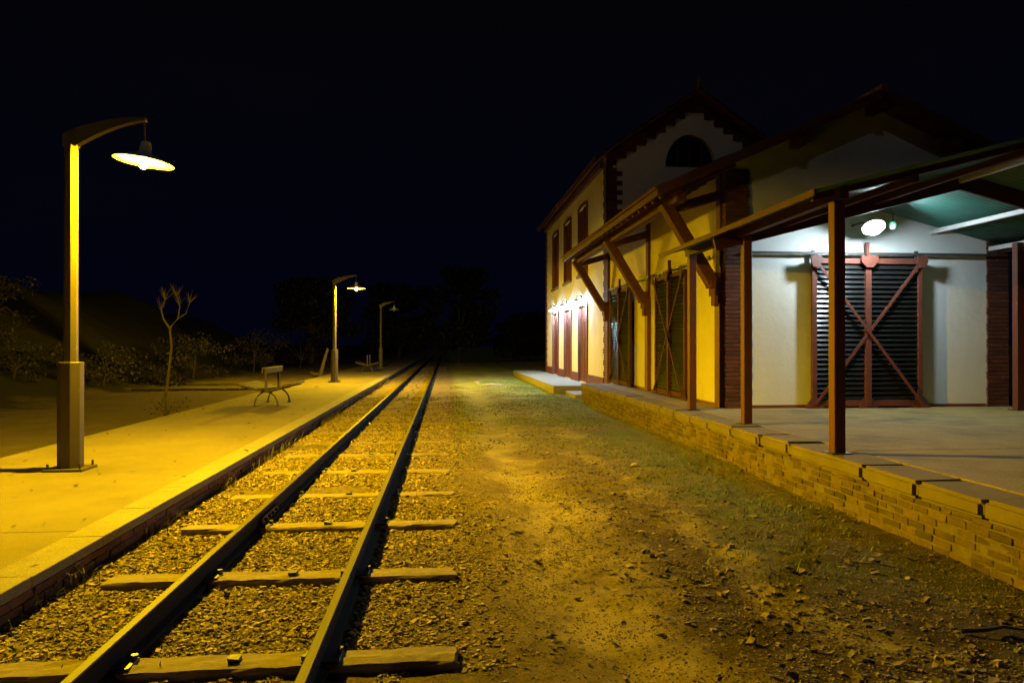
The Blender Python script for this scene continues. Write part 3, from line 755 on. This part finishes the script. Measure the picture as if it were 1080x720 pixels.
# sliding louvred doors. local frame: u along the wall, n outward
def sliding_door(c, along, out, w, label=None, pm='red_paint'):
    u, n, up = Vector(along), Vector(out), Vector((0,0,1)); c = Vector(c)
    H = 2.70
    P = lambda a, d, z: c + u*a + n*d + up*z
    root = MB()
    def piece(mb, a0, a1, d0, d1, z0, z1):
        vs = [P(a, d, z) for z in (z0, z1) for a, d in ((a0,d0),(a1,d0),(a1,d1),(a0,d1))]
        mb.add(vs, [(0,3,2,1),(4,5,6,7),(0,1,5,4),(1,2,6,5),(2,3,7,6),(3,0,4,7)])
    hw = w/2; d0, d1 = .10, .17
    piece(root, -hw, -hw+.09, d0, d1, .03, H); piece(root, hw-.09, hw, d0, d1, .03, H)
    piece(root, -hw+.09, hw-.09, d0, d1-.004, H-.09, H); piece(root, -hw+.09, hw-.09, d0, d1-.004, .03, .14)
    frame = root.build('sliding_door', pm, shed, bevel=.003)
    if label: frame['label'] = label
    st_ = MB(); piece(st_, -.055, .055, d0, d1+.03, .03, H+.05); piece(st_, -.028, .028, d0+.02, d1+.01, H+.052, H+.30); st_.build('centre_stile', pm, frame, bevel=.003)
    for s in (-1, 1):
        lv = MB(); a0, a1 = (.055, hw-.09) if s > 0 else (-hw+.09, -.055)
        ns = 28
        for k in range(ns):
            z = .15 + (H-.26)*(k+.5)/ns; t = .012
            q = [(d0+.005, z+.045), (d0+.055, z-.035), (d0+.055+t, z-.028), (d0+.005+t, z+.052)]
            vs = [P(a, d, zz) for a in (a0, a1) for d, zz in q]
            lv.add(vs, [(0,1,2,3),(7,6,5,4),(0,4,5,1),(1,5,6,2),(2,6,7,3),(3,7,4,0)])
        piece(lv, a0, a1, d0-.02, d0-.008, .1, H-.05)
        lv.build('louvre_panel', 'louvre', frame)
    def brace(a0, z0, a1, z1, dd):
        m_ = MB(); m_.bar(P(a0, dd, z0), P(a1, dd, z1), .014, .06, up=tuple(u)) if False else m_.bar(P(a0, dd, z0), P(a1, dd, z1), .05, .016, up=tuple(n))
        m_.build('diagonal_brace', pm, frame)
    brace(-hw+.05, .08, hw-.05, H-.05, d1+.034); brace(-hw+.05, H-.05, hw-.05, .08, d1+.052)
    for a, top in ((-hw+.045, 0), (0, 0), (hw-.045, 0)):
        g_ = MB(); k = -1 if a < 0 else 1
        poly = [(a-.17, .0), (a+.17, .0), (a+.17, .05), (a+.055, .2), (a-.055, .2), (a-.17, .05)]
        vs = [P(a_, d, z) for d in (d1+.002, d1+.012) for a_, z in poly]; m = len(poly)
        g_.add(vs, [tuple(range(m)), tuple(range(m, 2*m))] + [(i, (i+1) % m, m+(i+1) % m, m+i) for i in range(m)])
        g_.build('gusset_plate', pm, frame)
        g_ = MB()
        wv = .16 if a == 0 else .1
        poly = [(a-wv, H-.06), (a-wv, H+.06), (a-wv*.5, H+.03), (a, H+.07), (a+wv*.5, H+.03), (a+wv, H+.06), (a+wv, H-.06), (a+.06, H-.16), (a-.06, H-.16)]
        dd = d1+.062
        vs = [P(a_, d, z) for d in (dd, dd+.012) for a_, z in poly]; m = len(poly)
        g_.add(vs, [tuple(range(m)), tuple(range(m, 2*m))] + [(i, (i+1) % m, m+(i+1) % m, m+i) for i in range(m)])
        g_.build('gusset_plate', pm, frame)
    for a in (-hw+.06, hw-.06):
        h_ = MB(); piece(h_, a-.03, a+.03, .05, .09, H-.1, H+.16); h_.build('hanger', 'dark_metal', frame)
    return frame
sliding_door((7.63, GY, DZ), (1,0,0), (0,-1,0), 2.10)
sliding_door((WX, 15.92, DZ), (0,-1,0), (-1,0,0), 2.2, pm='door_brown')
sliding_door((WX, 20.6, DZ), (0,-1,0), (-1,0,0), 2.4, pm='door_brown')
MB().bar((WX+.38, GY-.10, 3.34), (GX1-.3, GY-.10, 3.34), .03, .045).build('door_rail', 'dark_metal', shed)
MB().bar((WX-.10, GY+.6, 3.34), (WX-.10, SY1-.3, 3.34), .03, .045).build('door_rail', 'dark_metal', shed)

# ------------------------------------------------------------------ station building
SA, SB = 22.96, 37.0; SX1 = 10.75; SRX = (WX+SX1)/2; SEZ = 7.40; SSL = .68; SEX = 4.66
SRZ = SEZ + (SRX-SEX)*SSL
def sroof(x): return SRZ - abs(x-SRX)*SSL
stn = thing('station_building', (SRX, 30, 0), 'two storey cream station building with brown shutters and brick corners', 'station')
TH = .35
cy = [26.95, 30.35, 33.75]; OW = .84
w_ = MB()
DB, DT, WB, WT, RISE = .30, 3.05, 4.27, 6.70, .07
edges = [SA+TH] + [e for c in cy for e in (c-OW, c+OW)] + [SB]
zt = sroof(WX)-.02
for a, b in zip(edges[0::2], edges[1::2]): w_.box((WX, a, -.2), (WX+TH, b, zt))
for c in cy:
    def arcpts(zz): return [(c-OW + 2*OW*i/12, zz + RISE*math.sin(math.pi*i/12)) for i in range(13)]
    w_.box((WX, c-OW, -.2), (WX+TH, c+OW, DB))
    a1 = arcpts(DT)
    for i in range(12): w_.prism([a1[i], a1[i+1], (a1[i+1][0], WB), (a1[i][0], WB)], 'x', WX, WX+TH)
    a2 = arcpts(WT)
    for i in range(12): w_.prism([a2[i], a2[i+1], (a2[i+1][0], zt), (a2[i][0], zt)], 'x', WX, WX+TH)
w_.build('facade_wall', 'plaster_station', stn)
# gable with half-round opening
gw = MB(); ax, az, ar, ah = 7.78, 7.33, .82, 1.05
def yz(poly): gw.prism(poly, 'y', SA, SA+TH)
gw.prism([(WX+.002, -.2), (SX1, -.2), (SX1, 7.33), (WX+.002, 7.33)], 'y', SA, SA+TH)
na = 14
arc = [(ax - ar*math.cos(math.pi*i/na), az + ah*math.sin(math.pi*i/na)) for i in range(na+1)]
gw.prism([(WX+.002, 7.33), (ax-ar, 7.33), (ax-ar, sroof(ax-ar)-.02), (WX+.002, sroof(WX)-.02)], 'y', SA, SA+TH)
gw.prism([(ax+ar, 7.33), (SX1, 7.33), (SX1, sroof(SX1)-.02), (ax+ar, sroof(ax+ar)-.02)], 'y', SA, SA+TH)
for i in range(na):
    p, q_ = arc[i], arc[i+1]
    gw.prism([p, q_, (q_[0], sroof(q_[0])-.02), (p[0], sroof(p[0])-.02)], 'y', SA, SA+TH)
gw.build('gable_wall', 'plaster_white', stn)
MB().box((SX1-TH, SA+TH, -.2), (SX1, SB, sroof(SX1)-.02)).build('back_wall', 'plaster_station', stn)
MB().prism([(WX+TH, -.2), (SX1-TH, -.2), (SX1-TH, sroof(SX1-TH)-.02), (SRX, SRZ-.02), (WX+TH, sroof(WX+TH)-.02)], 'y', SB-TH, SB-.003).build('end_wall', 'plaster_station', stn)
lun = MB().prism([(ax+(x_-ax)*.97, az+.01+(z_-az)*.97) for x_, z_ in arc], 'y', SA+.16, SA+.19).build('lunette_window', 'glass_dark', stn)
lf = MB()
for k in (-.4, 0, .4): lf.box((ax+k-.025, SA+.12, az), (ax+k+.025, SA+.158, az+ah*math.sqrt(max(0, 1-(k/ar)**2))-.02))
lf.build('glazing_bar', 'timber_red', lun)
# brick trim: quoin and stepped verge on the gable
quoin(WX-.012, 1, SA, 4.6, 7.25, 'corner_quoin', stn, .34, .52, .26)
sv = MB(); n = 9
for sd in (-1, 1):
    for k in range(n):
        u0, u1 = k/n, (k+1)/n; half = SRX - WX + .01
        xa, xb = SRX + sd*half*(1-u0), SRX + sd*half*(1-u1)
        zb = sroof(xa) - .32
        sv.prism([(xa, zb), (xb, zb), (xb, sroof(xb)-.03), (xa, sroof(xa)-.03)], 'y', SA-.05-.002*(sd > 0), SA+.04)
sv.build('stepped_verge', 'brick_red', stn)
q = MB(); z = .3; r_ = 0
while z < sroof(WX)-.2:
    w = .30 if (r_//2) % 2 else .40
    q.box((WX-.03+random.uniform(-.003, .003), SA-.028, z+.004), (WX+.2, SA+w, z+.085)); z += .09; r_ += 1
q.build('corner_quoin', 'brick_red', stn)
q = MB(); z = .3; r_ = 0
while z < sroof(WX)-.2:
    w = .30 if (r_//2) % 2 else .40
    q.box((WX-.03, SB-w, z+.004), (WX+.2, SB+.02, z+.085)); z += .09; r_ += 1
q.build('corner_quoin', 'brick_red', stn)
for a, b in zip([SA+.42]+edges[2::2], edges[1::2][:-1]+[SB-.42]): MB().box((WX-.035, a, -.1), (WX+.02, b, .62)).build('plinth', 'red_paint', stn)
rf = slope_prism(-1, SA-.45, SB+.3, .10, 0, rx=SRX, rz=SRZ, sl=SSL, ex=SEX)
rf.add(*(lambda q: (q.v, q.f))(slope_prism(1, SA-.45, SB+.3, .10, 0, rx=SRX, rz=SRZ, sl=SSL, ex=SEX)))
sr = rf.build('roof', 'timber_red', stn)
for sd in (-1, 1):
    v, f = tiles(sd, SA-.48, SB+.3, SEX-.05, SRX, SRZ, SSL, .24, .04, .11)
    m_ = MB(); m_.v = [tuple(p) for p in v]; m_.f = [tuple(q) for q in f]; m_.build('tile_slope', 'tile', sr)
MB().lathe([(.0, .42), (.05, .36), (.07, .28), (.03, .2), (.09, .1), (.10, .0)], 12, Matrix.Translation((SRX, SA-.4, SRZ+.1))).build('finial', 'tile', sr)
MB().bar((SEX+.01, SA-.45, SEZ+.03), (SEX+.01, SB+.3, SEZ+.03), .03, .15).build('fascia_board', 'timber_red', stn)
MB().box((WX-.12, SA+.42, sroof(WX)-.34), (WX+.02, SB-.02, sroof(WX)-.14)).build('cornice', 'brick_red', stn, bevel=.01)
# shutters (upper) and louvred doors (lower)
def opening(c, z0, z1, kind):
    fr = MB()
    for s in (-1, 1):
        fr.box((WX-.045, c+s*OW-.07, z0), (WX+.16, c+s*OW+.07, z1+.02))
    top = [(c-OW-.07 + (2*OW+.14)*i/12, z1 + RISE*math.sin(math.pi*i/12)) for i in range(13)]
    for i in range(12): fr.prism([top[i], top[i+1], (top[i+1][0], top[i+1][1]+.13), (top[i][0], top[i][1]+.13)], 'x', WX-.045, WX+.16)
    o = fr.build(kind, 'red_paint', stn)
    for s in (-1, 1):
        lf_ = MB(); y0, y1 = sorted((c + s*.008, c + s*(OW-.07)))
        zt_ = z1 + (RISE*.85 if kind == 'window' else -.42)
        lf_.box((WX+.06, y0, z0+.02), (WX+.09, y1, z1+RISE*.6))
        lf_.box((WX+.03, y0, z0+.02), (WX+.06, y0+.07, zt_)); lf_.box((WX+.03, y1-.07, z0+.02), (WX+.06, y1, zt_))
        lf_.box((WX+.028, y0, z0+.02), (WX+.06, y1, z0+.14)); lf_.box((WX+.028, y0+.0, z1-.52), (WX+.06, y1, z1-.44))
        n_ = int((z1-z0-.2)/.075)
        for k in range(n_):
            z = z0+.16+k*.075
            lf_.add([(WX+.055, y0+.07, z+.05), (WX+.055, y1-.07, z+.05), (WX+.033, y1-.07, z), (WX+.033, y0+.07, z)], [(0,1,2,3)])
        lf_.build('shutter' if kind == 'window' else 'door_leaf', 'red_paint', o)
    if kind == 'window': MB().box((WX-.1, c-OW-.1, z0-.10), (WX+.2, c+OW+.1, z0-.002)).build('sill', 'stone_coping', o)
for c in cy:
    opening(c, DB, DT, 'door'); opening(c, WB, WT, 'window')

# wall lamps over the station doors
def wall_lamp(c, label):
    t = thing('wall_lamp', (WX, c, 3.42), label, 'wall lamp', 'cool white wall lamps over the station doors')
    MB().lathe([(.0, .0), (.07, .0), (.07, .03), (.0, .03)], 14, Matrix.Translation((WX-.046, c, 3.42)) @ Matrix.Rotation(R(-90), 4, 'Y')).build('mount_plate', 'dark_metal', t)
    MB().tube([(WX-.05, c, 3.42), (WX-.14, c, 3.5), (WX-.23, c, 3.47), (WX-.26, c, 3.36)], .014, 6).build('bracket', 'dark_metal', t)
    sh = MB().lathe([(.02, .09), (.05, .08), (.12, .0), (.125, -.004), (.115, .0), (.045, .07), (.01, .075)], 18, Matrix.Translation((WX-.26, c, 3.27)) @ Matrix.Rotation(R(-24), 4, 'Y')).build('lamp_shade', 'dark_metal', t, smooth=True)
    MB().lathe([(.001, -.07), (.03, -.06), (.045, -.03), (.042, .0), (.03, .035), (.01, .05)], 12, Matrix.Translation((WX-.26, c, 3.27))).build('bulb', 'wall_led', sh, smooth=True)
for c, l in zip(cy, ('bright cool white lamp over the station door nearest the dock', 'bright cool white lamp over the middle of the three station doors', 'bright cool white lamp over the farthest station door')): wall_lamp(c, l)
# station forecourt slab and step
MB().box((3.62, 24.7, -.1), (WX-.04, 39.5, .29)).build('forecourt_slab', 'slab', bevel=.015)
tag(bpy.data.objects['forecourt_slab'], kind='structure')
tag(MB().box((4.0, 22.6, -.1), (WX-.04, 24.68, .13)).build('forecourt_step', 'slab', bevel=.015), kind='structure')

# ------------------------------------------------------------------ canopy over the dock
can = thing('dock_canopy', (7.6, 10, DZ), 'open gabled canopy of green metal sheets on red brown posts over the dock', 'canopy')
CRX, CRZ, CSL = 7.58, 4.22, .255
CE0, CE1 = 3.78, 11.0
CY0, CY1 = 7.28, 12.93
def cz(x): return CRZ - abs(x-CRX)*CSL
for (x, y) in ((4.12, 7.48), (4.32, 10.32), (4.33, 12.72), (9.98, 12.1), (10.4, 10.32), (10.4, 7.48)):
    p = MB().box((x-.062, y-.062, DZ), (x+.062, y+.062, cz(x)-.14))
    po = p.build('post', 'post_red', can, bevel=.006)
    MB().box((x-.11, y-.11, DZ-.002), (x+.11, y+.11, DZ+.014)).build('foot_plate', 'dark_metal', po)
for x0, x1 in ((4.12, 4.33), (10.4, 10.3)):
    MB().bar((x0, CY0+.05, cz(x0)-.075), (x1, CY1, cz(x1)-.075), .10, .12).build('eave_beam', 'purlin_dark', can)
for y, dp in ((7.48, .07), (10.32, .24)):
    for xe in (CE0+.06, CE1-.06):
        MB().bar((xe, y, cz(xe)-dp/2), (CRX, y, CRZ-dp/2), .06, dp).build('rafter', 'purlin_dark', can)
for x in (4.9, 6.25, CRX, 8.95, 10.1):
    MB().bar((x, CY0+.03, cz(x)-.112), (x, CY1, cz(x)-.112), .06, .08).build('purlin', 'purlin' if x > CRX-.1 else 'purlin_dark', can, bevel=.004)  # left purlins take a darker colour, with their shade put into it
for xe in (CE0, CE1):
    MB().bar((xe, CY0, cz(xe)+.0), (xe, CY1-.1, cz(xe)+.0), .025, .07).build('eave_fascia', 'purlin_dark', can)
    ny_ = int((CY1-CY0)/.018); ys_ = np.linspace(CY0, CY1, ny_+1)
    v = []
    for s in np.linspace(0, 1, 3):
        x_ = xe + (CRX-xe)*s
        for yy in ys_: v.append((x_, yy, cz(x_) + .02 + .018*math.sin(2*math.pi*yy/.11)))
    ix = np.arange(3*(ny_+1)).reshape(3, ny_+1)
    f = np.stack([ix[:-1,:-1], ix[:-1,1:], ix[1:,1:], ix[1:,:-1]], -1).reshape(-1, 4)
    m_ = MB(); m_.v = v; m_.f = [tuple(int(a) for a in q) for q in f]
    o = m_.build('roof_sheet', 'sheet_green', can, smooth=True)
    sm = o.modifiers.new('thickness', 'SOLIDIFY'); sm.thickness = .006
MB().box((CRX-.16, CY0, CRZ+.035), (CRX+.16, CY1, CRZ+.05)).build('ridge_cap', 'sheet_green', can)

# round lamp on the gable, over the sliding door: tilted dish with a white globe
lp = Vector((7.40, 12.22, 3.72)); ax_ = Vector((-.12, -.58, -.80)).normalized()
t = thing('round_wall_lamp', (7.43, GY, 3.74), 'round white lamp glowing above the gable door under the canopy', 'wall lamp')
rot = ax_.to_track_quat('Z', 'Y').to_matrix().to_4x4(); T4 = Matrix.Translation(lp) @ rot
MB().lathe([(.0, -.07), (.05, -.07), (.09, -.05), (.185, .0), (.19, .006), (.18, .006), (.085, -.04), (.0, -.05)], 28, T4).build('dish', 'shade_white', t, smooth=True)
MB().lathe([(.001, -.03), (.045, -.02), (.085, .01), (.105, .05), (.097, .09), (.06, .12), (.001, .132)], 28, T4).build('globe', 'led', t, smooth=True)
MB().tube([tuple(lp - ax_*.05), (7.42, 12.62, 3.86), (7.43, 12.95, 3.86)], .02, 8).build('bracket_arm', 'dark_metal', t)
t = thing('added_green_spot', (7.80, 12.3, 3.80), 'added glowing green spot beside the round white lamp', 'green spot')  # made-up glowing body added for a green spot, no known lamp
MB().lathe([(.001, -.07), (.045, -.055), (.06, .0), (.045, .05), (.001, .07)], 12, Matrix.Translation((7.80, 12.3, 3.77))).build('lens', 'green_glow', t, smooth=True)
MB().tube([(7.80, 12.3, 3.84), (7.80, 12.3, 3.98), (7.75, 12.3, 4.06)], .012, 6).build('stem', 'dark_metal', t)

# ------------------------------------------------------------------ sky
W = bpy.data.worlds.new('World'); S.world = W; W.use_nodes = True
nt = W.node_tree; bg = nt.nodes['Background']
tc = nt.nodes.new('ShaderNodeTexCoord'); sp = nt.nodes.new('ShaderNodeSeparateXYZ'); nt.links.new(tc.outputs['Generated'], sp.inputs[0])
up = ramp(nt, sp.outputs[2], .0, .42)
col = mix(nt, (.0006, .0009, .0050), (.0011, .0011, .0019), up)
col = mix(nt, col, (.0022, .0021, .0028), ramp(nt, noise(nt, tc.outputs['Generated'], 2.2, 6, .6), .5, .8, 0, .5))
nt.links.new(col, bg.inputs['Color']); bg.inputs['Strength'].default_value = 1.0

# faint fill sun added behind the camera to grey the upper gables; unseen source
sl = bpy.data.lights.new('gable_fill', 'SUN'); sl.energy = .036; sl.angle = R(.5); sl.color = (.86, .92, 1.0)
so = bpy.data.objects.new('gable_fill', sl); C.objects.link(so)
so.rotation_euler = Vector((.35, .80, -.62)).to_track_quat('-Z', 'Y').to_euler()

# ------------------------------------------------------------------ camera, render settings
cam = bpy.data.cameras.new('camera'); co = bpy.data.objects.new('camera', cam); C.objects.link(co)
co.location = (0, 0, 1.69); co.rotation_euler = (R(90.22), 0, R(-5.13))
cam.sensor_width = 36; cam.lens = 780/1080*36; cam.clip_start = .05; cam.clip_end = 2000
S.camera = co
S.view_settings.view_transform = 'Standard'; S.view_settings.look = 'None'; S.view_settings.exposure = 0; S.view_settings.gamma = 1
S.render.engine = 'CYCLES'
cy_ = S.cycles
cy_.use_denoising = True; cy_.max_bounces = 5; cy_.diffuse_bounces = 4; cy_.glossy_bounces = 2
cy_.sample_clamp_indirect = 4; cy_.caustics_reflective = False; cy_.caustics_refractive = False
cy_.use_adaptive_sampling = True; cy_.adaptive_threshold = .01
